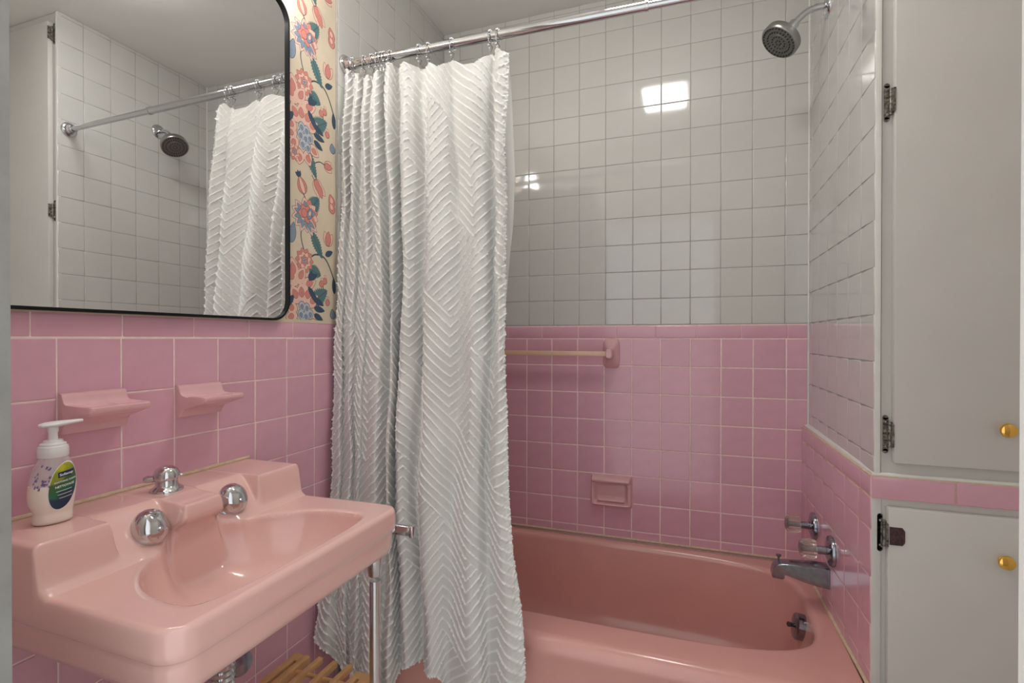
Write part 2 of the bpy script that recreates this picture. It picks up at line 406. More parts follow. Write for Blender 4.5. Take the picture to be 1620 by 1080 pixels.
def motif(y, z):        # y, z: offsets of the whole repeat
    Y = lambda v: y+v
    stem([(Y(1.30), z+2.13), (Y(1.322), z+2.10), (Y(1.318), z+2.06), (Y(1.30), z+2.0), (Y(1.3145), z+1.95)], .0018)
    stem([(Y(1.335), z+1.935), (Y(1.36), z+1.95), (Y(1.395), z+1.948), (Y(1.42), z+1.925), (Y(1.445), z+1.88)], .0024)
    stem([(Y(1.31), z+1.91), (Y(1.29), z+1.875), (Y(1.27), z+1.85)], .0024); stem([(Y(1.365), z+2.17), (Y(1.36), z+2.2), (Y(1.345), z+2.24)], .0014)
    stem([(Y(1.39), z+1.87), (Y(1.397), z+1.84), (Y(1.39), z+1.81)], .0014); stem([(Y(1.35), z+1.70), (Y(1.38), z+1.715), (Y(1.41), z+1.71)], .0016)
    stem([(Y(1.345), z+1.665), (Y(1.365), z+1.645)], .0014)
    leaf(Y(1.335), z+2.075, .062, .026, 50); peony(Y(1.318), z+2.062, .047)
    leaf(Y(1.345), z+2.015, .085, .017, -58); rosette(Y(1.3145), z+1.926, .037)
    leaf(Y(1.335), z+1.905, .05, .021, -18); bigflower(Y(1.305), z+1.80)
    leaf(Y(1.345), z+1.805, .078, .027, 32, 2); leaf(Y(1.325), z+1.735, .085, .016, -62)
    bud(Y(1.315), z+2.12, .05, 115); tulip(Y(1.36), z+2.175, .042, -62); tulip(Y(1.372), z+1.645, .042, -65)
    for a, b in ((1.385, 1.855), (1.40, 1.865), (1.412, 1.80)): berry(Y(a), z+b, .010)
    tulip(Y(1.40), z+1.71, .036, 5); rosette(Y(1.275), z+1.712, .027)
    tulip(Y(1.415), z+1.985, .045, 85); petal(Y(1.405), z+1.955, .035, .008, rad(25), 'navy', 'dkgreen', 2)
    petal(Y(1.44), z+1.76, .03, .012, rad(100), 'blue', 'navy', 2); petal(Y(1.446), z+1.84, .05, .008, rad(95), 'navy', 'dkgreen', 2)
    for dz in (2.09, 2.11): petal(Y(1.44), z+dz, .04, .014, rad(110), 'coral', 'line', 2, inner='rose')
    petal(Y(1.262), z+1.97, .06, .013, rad(80), 'blue', 'navy', 2)
REP = .5188
for kz in range(-1, 3): motif(0, REP*(kz-1)+REP)
for kz in (-1, 0): motif(-.30, REP*kz+.12)      # what peeps out under the mirror
for kz in (-1, 0): motif(-.52, REP*kz-.05)
# keep only what lies on the paper
V = []; F = []; MI = []
for f, mi in zip(WPM.f, WPM.mi):
    pts = [WPM.v[i] for i in f]
    if all(YJ < p[1] < 1.4525 and 1.234 < p[2] < CEIL-.002 for p in pts):
        o = len(V); V += pts; F.append(tuple(range(o, o+len(pts)))); MI.append(mi)
    else:   # clip by clamping
        pts = [(p[0], min(max(p[1], YJ), 1.4525), min(max(p[2], 1.234), CEIL-.002)) for p in pts]
        ys = [p[1] for p in pts]; zs_ = [p[2] for p in pts]
        if max(ys)-min(ys) > .001 and max(zs_)-min(zs_) > .001:
            o = len(V); V += pts; F.append(tuple(range(o, o+len(pts)))); MI.append(mi)
me = bpy.data.meshes.new('floral_print'); me.from_pydata(V, [], F)
for k in wp_keys: me.materials.append(wp_mats[k])
me.polygons.foreach_set('material_index', MI); me.update(); me.validate()
tag(link('floral_print', me, wall_left), kind='stuff')

# ------------------------------------------------------------------ bathtub
tub = empty('bathtub', (.72, 1.8, 0)); TL = at(tub, tub.location)
tag(tub, 'salmon pink enamel bathtub with a wide rounded rim against the tiled wall', 'bathtub')
def sup(cx, cy, a, b, n, z, N=192):
    r = []
    for i in range(N):
        t = 2*math.pi*(i+.5)/N; c, s_ = math.cos(t), math.sin(t)
        r.append(Vector((cx+a*math.copysign(abs(c)**(2/n), c), cy+b*math.copysign(abs(s_)**(2/n), s_), z)))
    return r
x0, x1, y0, y1 = XA+.001, 1.4530, 1.418, D-.002
ocx, ocy, oa, ob = (x0+x1)/2, (y0+y1)/2, (x1-x0)/2, (y1-y0)/2
def outer(ins, z): return sup(ocx, ocy, oa-ins*.3, ob-ins, 26, z)
icx, icy, ia, ib = .7475, 1.835, .659, .297
rs = [outer(.012, 0), outer(.012, .30), outer(.004, .325), outer(0, .338)]
for k in range(1, 9):
    a = math.pi/2*k/8; rs.append(outer(.034*(1-math.cos(a)), .338+.042*math.sin(a)))
def inner(g, z, n=4.2): return sup(icx, icy, ia-g, ib-g*.8, n, z)
rs.append(inner(-.016, .380)); rs.append(inner(-.006, .379))
for k in range(1, 8):
    a = math.pi/2*k/7; rs.append(inner(-.006+.022*math.sin(a), .379-.022*(1-math.cos(a))))
for g, z in ((.024, .32), (.035, .27), (.048, .2), (.065, .13), (.09, .09), (.13, .065), (.18, .055), (.27, .052)): rs.append(inner(g, z))
mb = MB(); mb.rings(rs, True, True, True)
build(mb, 'tub_shell', m_tub, tub, mtx=TL, ang=60)
# overflow plate with trip lever on the right end
ax = Vector((-.985, -.06, .15)).normalized(); OP = Vector((1.366, 1.835, .318))
Q = ax.to_track_quat('Z', 'Y').to_matrix().to_4x4(); Q.translation = OP
mb = MB(); mb.lathe([(.0375, -.03), (.0375, .004), (.034, .008), (.020, .011), (.001, .012)], 36, Q)
pl = build(mb, 'overflow_plate', m_dchrome, tub, mtx=TL)
mb = MB(); mb.tube([OP+ax*.008, OP+ax*.016+Vector((0, -.003, .002)), OP+ax*.024+Vector((0, -.010, .004))], [.005, .006, .0075], 10)
build(mb, 'trip_lever', m_dchrome, pl)

# ------------------------------------------------------------------ tub fittings on right wall
def px(y): return 1.438+(D-y)*.02448
def handle(y, z, label):
    e = empty('faucet_handle', (px(y), y, z)); tag(e, label, 'faucet handle', 'bath taps')
    Rm = Matrix.Rotation(-math.pi/2, 4, 'Y')
    mb = MB(); mb.lathe([(.0435, -.001), (.0435, .004), (.041, .009), (.030, .0125), (.016, .014), (.001, .014)], 40, Rm); build(mb, 'escutcheon', m_dchrome, e)
    mb = MB(); mb.lathe([(.0115, .010), (.0115, .042)], 24, Rm); build(mb, 'stem', m_dchrome, e)
    mb = MB(); seg = 48; rr = []
    for r, d in ((.014, .040), (.0225, .042), (.0245, .046), (.0255, .060), (.0245, .076), (.020, .083), (.010, .086), (.001, .087)):
        rr.append([Rm @ Vector((r*(1+(.07 if (i//2) % 2 else 0)*(r > .02))*math.cos(2*math.pi*i/seg), r*(1+(.07 if (i//2) % 2 else 0)*(r > .02))*math.sin(2*math.pi*i/seg), d)) for i in range(seg)])
    mb.rings(rr); build(mb, 'acrylic_knob', m_acrylic, e, ang=20)
    mb = MB(); mb.lathe([(.006, .040), (.007, .06), (.009, .075), (.001, .076)], 16, Rm); build(mb, 'knob_insert', m_dchrome, e)
handle(1.995, .572, 'clear fluted tap handle on round chrome plate, nearer the back wall')
handle(1.79, .572, 'clear fluted tap handle on round chrome plate, nearer the cabinet')

sp = empty('tub_spout', (px(1.838), 1.838, .48)); tag(sp, 'aged chrome tub spout with pull-up diverter knob', 'spout')
prof = [(0,.031),(.03,.031),(.09,.029),(.125,.026),(.139,.020),(.146,.008),(.149,-.006),(.150,-.017),(.146,-.021),(.122,-.022),(.117,-.019),(.116,-.008),(.112,-.007),(.07,-.019),(.03,-.027),(0,-.030)]
hw = lambda d: .0265-.030*max(0, d-.03)/.15*.30
rs = []
for k, s_ in ((-1, .90), (-.92, .97), (-.72, 1), (.72, 1), (.92, .97), (1, .90)):
    rs.append([(-d, k*hw(d), zz*s_+(0 if s_ == 1 else -.0)) for d, zz in prof])
mb = MB(); mb.rings(rs); build(mb, 'spout_body', m_dchrome, sp, ang=45)
mb = MB(); mb.lathe([(.0025, .016), (.0028, .036), (.0075, .043), (.0075, .0455), (.001, .047)], 16, Matrix.Translation((-.130, 0, 0))); build(mb, 'diverter_knob', m_dchrome, sp)

# ------------------------------------------------------------------ shower head
sh = empty('shower_fixture', (W, 1.915, 2.203)); tag(sh, 'brushed nickel round shower head on a curved arm', 'shower head')
Rm = Matrix.Rotation(-math.pi/2, 4, 'Y')
mb = MB(); mb.lathe([(.034, -.001), (.034, .003), (.030, .008), (.016, .012), (.001, .012)], 36, Rm); build(mb, 'wall_flange', m_chrome, sh)
arm = [Vector((0,0,0)), Vector((-.03,0,-.001)), Vector((-.05,0,-.005)), Vector((-.066,-.001,-.014)), Vector((-.082,-.003,-.028)), Vector((-.097,-.005,-.043)), Vector((-.100,-.006,-.047))]
mb = MB(); mb.tube(arm, .0098, 18); build(mb, 'shower_arm', m_chrome, sh)
ax = Vector((-.60, -.20, -.77)).normalized(); hp = Vector((-.092, -.004, -.038))
Q = ax.to_track_quat('Z', 'Y').to_matrix().to_4x4(); Q.translation = hp
mb = MB(); mb.lathe([(.012, 0), (.015, .003), (.0155, .024), (.013, .026)], 24, Q); build(mb, 'swivel_nut', m_chrome, sh)
mb = MB(); mb.lathe([(.010, .022), (.018, .026), (.021, .034), (.022, .044), (.035, .050), (.052, .054), (.0585, .058), (.0595, .068), (.0595, .078), (.057, .081), (.054, .0815)], 56, Q, cap1=False)
hd = build(mb, 'head_shell', m_nickel, sh)
mb = MB(); mb.lathe([(.054, .080), (.047, .0785), (.045, .0805), (.030, .0795), (.028, .0815), (.012, .081), (.001, .082)], 56, Q)
fc = build(mb, 'spray_face', mat('grey_spray_face', lin(120, 120, 116), .35, .6), sh)
mb = MB()
for r, n in ((.050, 30), (.037, 24), (.021, 14), (.008, 6)):
    for i in range(n):
        a = 2*math.pi*(i+.5*(r > .03))/n; mb.lathe([(.0019, .078), (.0019, .0835), (.0006, .0845)], 6, Q @ Matrix.Translation((r*math.cos(a), r*math.sin(a), 0)))
tag(build(mb, 'nozzles', m_dark, fc), kind='stuff')

# ------------------------------------------------------------------ curtain rod and rings
ROD0, ROD1 = Vector((XA, 1.490, 2.0625)), Vector((W, 1.5285, 2.0645))
def rodp(x): t = (x-ROD0.x)/(ROD1.x-ROD0.x); return ROD0.lerp(ROD1, t)
rod = empty('curtain_rod', ROD0); RL = at(rod, rod.location)
tag(rod, 'polished chrome tension shower curtain rod across the tub', 'curtain rod')
mb = MB(); mb.tube([rodp(.02), rodp(.955)], .0132, 28); build(mb, 'outer_tube', m_chrome, rod, mtx=RL)
mb = MB(); mb.tube([rodp(.94), rodp(1.45)], .0112, 28); build(mb, 'inner_tube', m_chrome, rod, mtx=RL)
mb = MB(); mb.tube([rodp(.948), rodp(.9485), rodp(.957), rodp(.9575)], [.0135, .0148, .0148, .0118], 28); build(mb, 'seam_collar', m_chrome, rod, mtx=RL)
dr = (ROD1-ROD0).normalized()
for p, d in ((ROD0, dr), (ROD1, -dr)):
    Q = d.to_track_quat('Z', 'Y').to_matrix().to_4x4(); Q.translation = p
    mb = MB(); mb.lathe([(.030, .0003), (.030, .004), (.027, .008), (.020, .010), (.019, .014), (.0185, .024), (.016, .026), (.0155, .036), (.0135, .038)], 36, Q); build(mb, 'end_flange', m_chrome, rod, mtx=RL)

def ring_parts():
    R = .0205; cz = -.006
    pts = [(.0008*math.sin(i*.7), R*math.cos(a), cz+R*math.sin(a)) for i, a in enumerate([rad(-60-300*k/28) for k in range(29)])]
    mb = MB(); mb.tube(pts, .0016, 8); a = mb
    mb = MB()
    for k in range(5): t = rad(90+(k-2)*22); mb.sphere((0, R*math.cos(t), cz+R*math.sin(t)), .0040, 10)
    b = mb
    mb = MB()
    p0 = pts[0]; p1 = pts[-1]
    mb.tube([p0, (0, .006, -.034), (0, .001, -.043), (0, -.005, -.049), (0, -.010, -.046), (0, -.0105, -.040)], .0012, 8)
    mb.tube([p1, (0, -.014, -.029), (0, -.018, -.033)], .0012, 8)
    mb.sphere((0, -.0105, -.039), .003, 10); mb.sphere((0, -.018, -.034), .003, 10)
    return a, b, mb
ra, rb, rc = ring_parts()
ring0 = None
ring_x = [.042, .082, .111, .13, .148, .16, .176, .279, .31, .388, .511, .534]
for i, x in enumerate(ring_x):
    if ring0 is None:
        ring0 = o = empty('curtain_ring'); build(ra, 'ring_wire', m_chrome, o); build(rb, 'roller_beads', m_chrome, o); build(rc, 'hook', m_chrome, o)
    else:
        o = ring0.copy(); C.objects.link(o)
        for ch in ring0.children: c = ch.copy(); C.objects.link(c); c.parent = o
    o.location = rodp(x); o.rotation_euler = (0, 0, random.uniform(-.25, .25)) if i < 7 else (0, 0, random.uniform(-.1, .1))
    nth = ('first', 'second', 'third', 'fourth', 'fifth', 'sixth', 'seventh', 'eighth', 'ninth', 'tenth', 'eleventh', 'twelfth')[i]
    lab_ = 'chrome roller-bead curtain ring, %s along the rod from the flange beside the wallpaper' % nth
    tag(o, lab_, 'curtain ring', 'curtain rings on the shower rod')

# ------------------------------------------------------------------ shower curtain
CX = [([.012,.012,.0135,.0213,.020],.012),([.0311,.0414,.047,.0584,.062],-.014),([.036,.0400,.040,.0552,.0740],.016),([.0669,.0766,.0819,.0952,.1150],-.014),([.067,.0797,.0849,.0956,.1164],.018),
 ([.101,.1235,.1216,.1277,.1526],-.012),([.106,.1346,.1251,.1287,.1555],.010),([.138,.1782,.1825,.1838,.1989],-.016),([.1423,.1848,.1955,.2029,.2156],.026),([.1791,.2241,.2301,.2396,.268],-.012),
 ([.1919,.2267,.2231,.2257,.2702],.034),([.2327,.2653,.2623,.2672,.3174],-.012),([.259,.287,.2921,.2924,.3375],.002),([.2873,.3062,.3067,.3067,.3493],.026),([.3309,.3445,.3451,.3493,.3904],-.014),
 ([.3654,.3937,.3957,.3954,.4194],-.006),([.3927,.4325,.4399,.4332,.4424],.014),([.4577,.4879,.493,.4882,.5096],-.012),([.4907,.5155,.5201,.5113,.5412],-.004),([.5157,.53,.5323,.5232,.5601],.022),
 ([.5447,.5608,.5687,.5720,.622],-.008),([.5718,.5733,.5846,.6000,.664],.004)]
CY = [1.478, 1.445, 1.425, 1.400, 1.352]; CZ = [1.96, 1.43, 1.06, .80, .33]
top_x = [0, .012, .042, .082, .111, .141, .150, .160, .180, .232, .276, .315, .353, .393, .432, .469, .513, .523, .536, .554, .60]
top_z = [2.045, 2.045, 2.034, 2.010, 2.012, 2.018, 2.034, 2.042, 2.036, 2.026, 2.012, 2.013, 1.986, 2.010, 1.985, 1.976, 2.014, 2.003, 2.018, 2.000, 1.990]
hem = [.285,.262,.225,.214,.200,.186,.17,.155,.150,.16,.225,.262,.268,.268,.264,.258,.20,.19,.20,.22,.26,.30]
def catmull(vals, t):
    vals = np.asarray(vals, float); n = len(vals); k = np.clip(np.floor(t).astype(int), 0, n-2); f = t-k
    p0 = vals[np.clip(k-1, 0, n-1)]; p1 = vals[k]; p2 = vals[k+1]; p3 = vals[np.clip(k+2, 0, n-1)]
    return .5*(2*p1+(p2-p0)*f+(2*p0-5*p1+4*p2-p3)*f**2+(3*p1-p0-3*p2+p3)*f**3)
NC, NR = 800, 1000
ncol = len(CX)
# equalise columns by cloth length at mid height
tt = np.linspace(0, ncol-1, 4000)
mx = catmull([c[0][1] for c in CX], tt); my = catmull([c[1] for c in CX], tt)
arc = np.concatenate([[0], np.cumsum(np.hypot(np.diff(mx), np.diff(my)))]); SL = arc[-1]
t = np.interp(np.linspace(0, SL, NC), arc, tt); S = np.linspace(0, SL, NC)
lev = np.array([[catmull([c[0][k] for c in CX], t)] for k in range(5)])[:, 0]       # x at 5 heights
lowf = np.interp(t, [0, 7, 8, 21], [.45, .5, 1, 1]); dyv = catmull([c[1] for c in CX], t); hemv = catmull(hem, t)
topz = np.interp(lev[0], top_x, top_z)
v = np.linspace(0, 1, NR)[:, None]
Zc = topz[None]*(1-v)+hemv[None]*v
czr = np.array(CZ[::-1]); q = np.interp(Zc, czr, np.arange(4, -1, -1.))
def lerp_lev(A, q):
    k = np.clip(np.floor(q).astype(int), 0, 3); f = q-k; f = f*f*(3-2*f)*.5+f*.5
    cols = np.broadcast_to(np.arange(A.shape[1]), q.shape)
    return A[k, cols]*(1-f)+A[k+1, cols]*f
Xc = lerp_lev(lev, q); yb = np.interp(Zc, czr, np.array(CY[::-1])); topf = sst(Zc, 1.80, 2.03)
Yc = yb+dyv[None]*1.35*(1-.35*topf)*(lowf[None]+(1-lowf[None])*sst(Zc, 1.25, 1.85))
Yc = Yc+topf*topf*(rodp(.3).y-.010-yb)*.8
Yc = Yc-.03*sst(.55-Zc, 0, .35)*sst(.1-Xc, 0, .1)           # bottom-left corner swings out
Yc += .004*np.sin(Zc*9+Xc*14)+.003*np.sin(Zc*21-Xc*33)
Xc += .0025*np.sin(Zc*11+t[None]*1.7)*(1-topf)
Xc = np.maximum(Xc, .0105)
Pc = np.stack([Xc, Yc, Zc], -1)
# tufted chevrons in cloth space
Sg = np.broadcast_to(S[None], Zc.shape); HW = .085
tri = np.abs(((Sg/HW) % 2)-1)*HW
band = np.floor((Zc+Sg*.98+.11)/.29).astype(int) % 4
g = np.where(band == 0, Zc-tri*1.0, np.where(band == 1, Zc+Sg, np.where(band == 2, Zc+tri, Zc-Sg)))
PIT = .0285
d = np.abs(((g/PIT) % 1)-.5)*PIT*.72
nz = rng.normal(0, 1, Zc.shape)
for _ in range(2): nz = (nz+np.roll(nz, 1, 0)+np.roll(nz, 1, 1)+np.roll(nz, -1, 0)+np.roll(nz, -1, 1))/5
nz = nz/nz.std()
seam = np.abs(((Sg/(HW*2)+.5) % 1)-.5)*HW*2
hgt = .0032*np.exp(-(d/.0016)**2)*(1+.35*nz)+.0001*nz
edge = np.minimum.reduce([Sg, SL-Sg]); hb = (Zc-hemv[None])
frg = np.exp(-(np.maximum(hb, 0)/.008)**2)+np.exp(-(edge/.008)**2)
hgt = hgt+frg*.0018*(1+.7*nz)
dS = np.gradient(Pc, axis=1); dV = np.gradient(Pc, axis=0)
n_ = np.cross(dS, dV); n_ /= np.linalg.norm(n_, axis=-1, keepdims=True)+1e-12
sgn = np.sign(n_[..., 1].mean()); n_ = n_*(-sgn)
Pc = Pc+n_*hgt[..., None]
fr = rng.normal(0, .0018, (NR, NC)); Pc[..., 2] += fr*np.exp(-(np.maximum(hb, 0)/.004)**2); Pc[..., 0] += rng.normal(0, .0014, (NR, NC))*np.exp(-(edge/.003)**2)*(Xc > .1)
Pc[..., 0] = np.maximum(Pc[..., 0], .0100)
cur = gridmesh('shower_curtain', Pc, m_cloth)
tuft = np.clip(np.exp(-(d/.0024)**2)*1.15+frg*.8, 0, 1).astype(np.float32)
ta = cur.data.attributes.new('tuft', 'FLOAT', 'POINT'); ta.data.foreach_set('value', tuft.reshape(-1))
tag(cur, 'white cotton shower curtain with tufted chevron lines hanging from the rod', 'curtain')

# liner inside the tub
xs = np.linspace(0, 1, 90); zz = np.linspace(2.0, .30, 120)
xr = np.interp(zz, [.3, 1.13, 1.28, 1.43, 1.52, 1.67, 1.93, 2.0], [.512, .524, .534, .549, .560, .567, .557, .550])
Xl = .02+(xr[:, None]-.02)*xs[None]; Zl = np.broadcast_to(zz[:, None], Xl.shape)-.018*np.abs(np.sin(xs[None]*math.pi*6))*sst(zz[:, None], 1.8, 2.0)
Yl = np.interp(Zl, [.3, .42, 1.2, 2.0], [1.605, 1.600, 1.565, 1.548])+.008*np.sin(xs[None]*38)
lo = gridmesh('shower_liner', np.stack([Xl, Yl, Zl], -1), m_liner)
sol = lo.modifiers.new('cloth_thickness', 'SOLIDIFY'); sol.thickness = .001
tag(lo, 'plain white curtain liner hanging behind the tufted curtain inside the tub', 'curtain liner')

# ------------------------------------------------------------------ towel bar and soap dish on back wall
tb = empty('towel_bar', (.45, D, 1.12)); tag(tb, 'square cream towel bar between pink ceramic posts on the tiled back wall', 'towel bar')
def post(x, s_):
    mb = MB(); rs = []
    for d, hw_, hh in ((0, .0335, .059), (.006, .0335, .059), (.010, .032, .057), (.018, .026, .046), (.030, .018, .030), (.044, .0145, .022), (.060, .0140, .0205), (.072, .0135, .0195), (.077, .010, .015)):
        ring = []
        for i in range(28):
            a = 2*math.pi*(i+.5)/28; c, s2 = math.cos(a), math.sin(a); n = 5 if d < .03 else 3.4
            ring.append((x-.45+hw_*math.copysign(abs(c)**(2/n), c), -d, hh*math.copysign(abs(s2)**(2/n), s2)))
        rs.append(ring)
    mb.rings(rs); build(mb, 'bar_post', m_sinkish, tb)
m_sinkish = mat('pink_ceramic_fixture', lin(226, 178, 182), .14, coat=.4, noise=.02, nscale=20)
post(.761, 1); post(.16, -1)
bbox('bar', (.165-.45, -.070, -.0095), (.757-.45, -.051, .0095), .0015, m_bar, tb)

sd = empty('soap_dish', (.7615, D, .567)); tag(sd, 'pink ceramic soap dish with a grab lip, set in the tub wall', 'soap dish')
nu, nv = 96, 80
uu = np.linspace(-.086, .086, nu)[None]; vv = np.linspace(-.064, .064, nv)[:, None]
def rbox(u, v_, a, b, r): 
    qx = np.abs(u)-a+r; qy = np.abs(v_)-b+r
    return np.hypot(np.maximum(qx, 0), np.maximum(qy, 0))+np.minimum(np.maximum(qx, qy), 0)-r
so = rbox(uu, vv, .083, .062, .014); si = rbox(uu, vv+.007, .064, .042, .016)
h = .024*(1-sst(so, -.007, .001)); h = h*(1-.80*(1-sst(si, -.010, .006)))
h = np.maximum(h, (.041*np.sqrt(np.clip(1-((vv-.047)/.0155)**2, 0, 1)))*(1-sst(np.abs(uu), .072, .083)))
tray = np.exp(-((vv+.036)/.010)**2)*(1-sst(np.abs(uu), .050, .062)); h = np.maximum(h, .0215*tray)
lip = np.exp(-((vv+.052)/.006)**2)*(1-sst(np.abs(uu), .066, .078)); h = np.maximum(h, .029*lip)
gridmesh('dish_body', np.stack([np.broadcast_to(uu, h.shape), -h+.001, np.broadcast_to(vv, h.shape)], -1), m_sinkish, sd, flip=False, ang=60)

# ------------------------------------------------------------------ shelf dishes on the sink wall
def shelf(y0, y1, z0, z1, zs_, ridges, label):
    e = empty('ceramic_shelf', (0, (y0+y1)/2, zs_)); tag(e, label, 'soap dish')
    yc = (y0+y1)/2; hwid = (y1-y0)/2
    n = 65; rs = []
    for k in range(n):
        t_ = -1+2*k/(n-1); y = t_*hwid
        c = 1-max(0, abs(t_)-.88)/.12; prj = .050+.036*math.sqrt(max(0, 1-(1-c)**2.2))
        rid = ridges*.0045*max(0, math.cos(t_*math.pi*2.2))
        zt, zb = z1-zs_, z0-zs_
        e_ = .0015 if abs(t_) > .98 else 0
        pr = [(.0, zt), (.007, zt-.0008), (.0105, zt-.003), (.0125, zt-.009), (.016, .008), (.022, .0035+rid*.3), (.022+(prj-.022)*.5, .0005+rid), (prj-.010, .0012+rid*.4), (prj-.005, .0030), (prj-.001, .0015), (prj, -.003), (prj-.003, -.009), (.022+(prj-.022)*.55, -.017), (.022, -.027), (.015, -.034), (.0125, zb+.006), (.010, zb+.001), (.0, zb)]
        rs.append([(max(x-e_, 0), y, z) for x, z in pr])
    mb = MB(); mb.rings(rs); build(mb, 'shelf_body', m_sinkish, e, ang=50)
    return e
shelf(.700, .8105, 1.006, 1.081, 1.055, 1, 'pink ceramic soap shelf with drain ridges, above the hand soap bottle')
shelf(.9195, 1.0275, 1.005, 1.077, 1.050, 0, 'pink ceramic shelf with a smooth flat ledge, above the chrome sink plunger')

# ------------------------------------------------------------------ sink
sink = empty('sink', (.22, .845, 0)); SK = at(sink, sink.location)
tag(sink, 'salmon pink porcelain wall sink with chrome knobs and chrome legs', 'sink')
YC, HWD, XF, RC = .848, .270, .447, .040
CB = .840
nx_, ny_ = 300, 340
tx = np.concatenate([np.linspace(0, XF-RC, 250)[:-1], XF-RC+RC*np.sin(np.linspace(0, math.pi/2, nx_-249))])
hwx = np.where(tx < XF-RC, HWD, HWD-RC+np.sqrt(np.maximum(RC**2-(tx-(XF-RC))**2, 0)))
hwx = hwx+.004*sst(tx, .17, .40)-.002
ty = np.linspace(-1, 1, ny_)
X_ = np.broadcast_to(tx[:, None], (len(tx), ny_)).copy(); Y_ = YC+hwx[:, None]*ty[None]
yy = Y_-CB
base = .798; RH = .076
ends = sst(np.abs(yy), .138, .156)*(1-sst(X_, .156, .174))
ramp = np.clip((.186-X_)/.085, 0, 1); ramp = sst(ramp, -.12, 1.06)
spt = (1-sst(np.abs(yy), .036, .062))*(1-sst(X_, .180, .202))*(.985-.05*sst(X_, .09, .2))
kk = 14.
rais = np.log(np.exp(kk*ends)+np.exp(kk*ramp)+np.exp(kk*spt)-2)/kk
rais = np.clip(rais, 0, 1.0)
XB0, AB, BB, AF = .362, .196, .203, .060
ex = np.where(X_ < XB0, (X_-XB0)/AB, (X_-XB0)/AF); pw = np.where(X_ < XB0, 2.1, 4.)
ee = (np.abs(ex)**pw+np.abs(yy/BB)**pw)**(1/pw)
bowl = .128*(1-np.clip(ee, 0, 1)**3.2)**.62
rim = .006*np.exp(-((ee-1.03)/.03)**2)
bowl = bowl*(1-(1-sst(np.abs(yy), .036, .060))*(1-sst(X_, .178, .202)))
Zs = base+RH*rais-np.where(ee < 1, bowl*(1-.0*rais), 0)-.0015*np.exp(-((np.maximum(ee, 1)-1)/.03)**2)
# round over at the outer boundary
de = np.minimum(hwx[:, None]*(1-np.abs(ty))[None], np.maximum(XF-X_, 0)); 
corner = (X_ > XF-RC) & (np.abs(Y_-YC) > HWD-RC)
rr_ = .011; dd = np.clip(de, 0, rr_)
Zs = Zs-(rr_-np.sqrt(np.maximum(rr_**2-(rr_-dd)**2, 0)))
under = (1-sst(np.abs(yy), .040, .090))*sst(.838-Zs, 0, .014)*(1-sst(X_, .196, .240))
Pk = np.stack([X_-.026*under, Y_, Zs], -1)
# skirt
loop = [Pk[i, 0] for i in range(Pk.shape[0])]+[Pk[-1, j] for j in range(1, ny_-1)]+[Pk[i, -1] for i in range(Pk.shape[0]-1, -1, -1)]
loop = np.array(loop)
def off(lp, d_):
    out = lp.copy(); cx_, cy_ = .2, YC
    out[:, 1] = YC+(lp[:, 1]-YC)*(1-d_/HWD); out[:, 0] = np.where(lp[:, 0] > .02, lp[:, 0]*(1-d_/XF), lp[:, 0]); return out
rings_ = [loop]
for d_, z in ((-.0005, .782), (-.0008, .766), (-.0002, .757), (.0025, .7535), (.0045, .750), (.0045, .742), (.006, .720), (.010, .706), (.017, .702), (.045, .700)):
    r_ = off(loop, d_); r_[:, 2] = np.minimum(z, loop[:, 2]-.0005) if z > .77 else z; rings_.append(r_)
for s_, z in ((.80, .690), (.72, .672), (.60, .655), (.35, .645)):
    r_ = loop.copy(); r_[:, 1] = CB+(loop[:, 1]-YC)*s_; r_[:, 0] = .225+(loop[:, 0]-.225)*s_; r_[:, 2] = z; rings_.append(r_)
top = [tuple(p) for p in Pk.reshape(-1, 3)]
mb = MB(); R_, N_ = Pk.shape[:2]
mb.v = top; mb.f = [(i*N_+j, i*N_+j+1, (i+1)*N_+j+1, (i+1)*N_+j) for i in range(R_-1) for j in range(N_-1)]; mb.mi = [0]*len(mb.f)
mb.rings([[tuple(p) for p in r_] for r_ in rings_], True, False, True)
ob = build(mb, 'basin', m_sink, sink, ang=None, mtx=SK)
bm = bmesh.new(); bm.from_mesh(ob.data); bmesh.ops.remove_doubles(bm, verts=bm.verts, dist=1e-5); bmesh.ops.recalc_face_normals(bm, faces=bm.faces); bm.to_mesh(ob.data); bm.free()
# wall caulk bead
mb = MB(); mb.tube([(.001, .582, .8765), (.001, 1.114, .8765)], .0045, 8); build(mb, 'caulk_bead', m_cream_grout, sink, mtx=SK)
# faucet knobs on the sloping face
kn = Vector((.70, 0, .714)).normalized()
def sinkknob(x, y, z):
    Q = kn.to_track_quat('Z', 'X').to_matrix().to_4x4(); Q.translation = (x, y, z); Q = Q @ Matrix.Scale(1.14, 4)
    mb = MB(); mb.lathe([(.0255, -.006), (.0265, -.002), (.0265, .002), (.0235, .004)], 40, Q); k = build(mb, 'faucet_handle', m_chrome, sink, mtx=SK)
    mb = MB(); rs = []; seg = 48
    for r, zz in ((.022, .003), (.0255, .006), (.0272, .012), (.0270, .018), (.0245, .025), (.0195, .0315), (.012, .036), (.005, .0375), (.001, .038)):
        ring = []
        for i in range(seg):
            a = 2*math.pi*i/seg; lob = 1+.10*max(0, math.cos(a))**3-.05*abs(math.sin(a))**4*(zz > .01)
            ring.append(Q @ Vector((r*lob*math.cos(a), r*lob*math.sin(a), zz+.004*math.cos(a)*(r > .01))))
        rs.append(ring)
    mb.rings(rs); build(mb, 'handle_cap', m_chrome, k)
    mb = MB(); mb.lathe([(.0035, .028), (.0042, .0345), (.001, .0355)], 14, Q @ Matrix.Translation((-.013, 0, -.002))); build(mb, 'screw', m_chrome, k)
sinkknob(.141, .757, .826); sinkknob(.141, .931, .826)
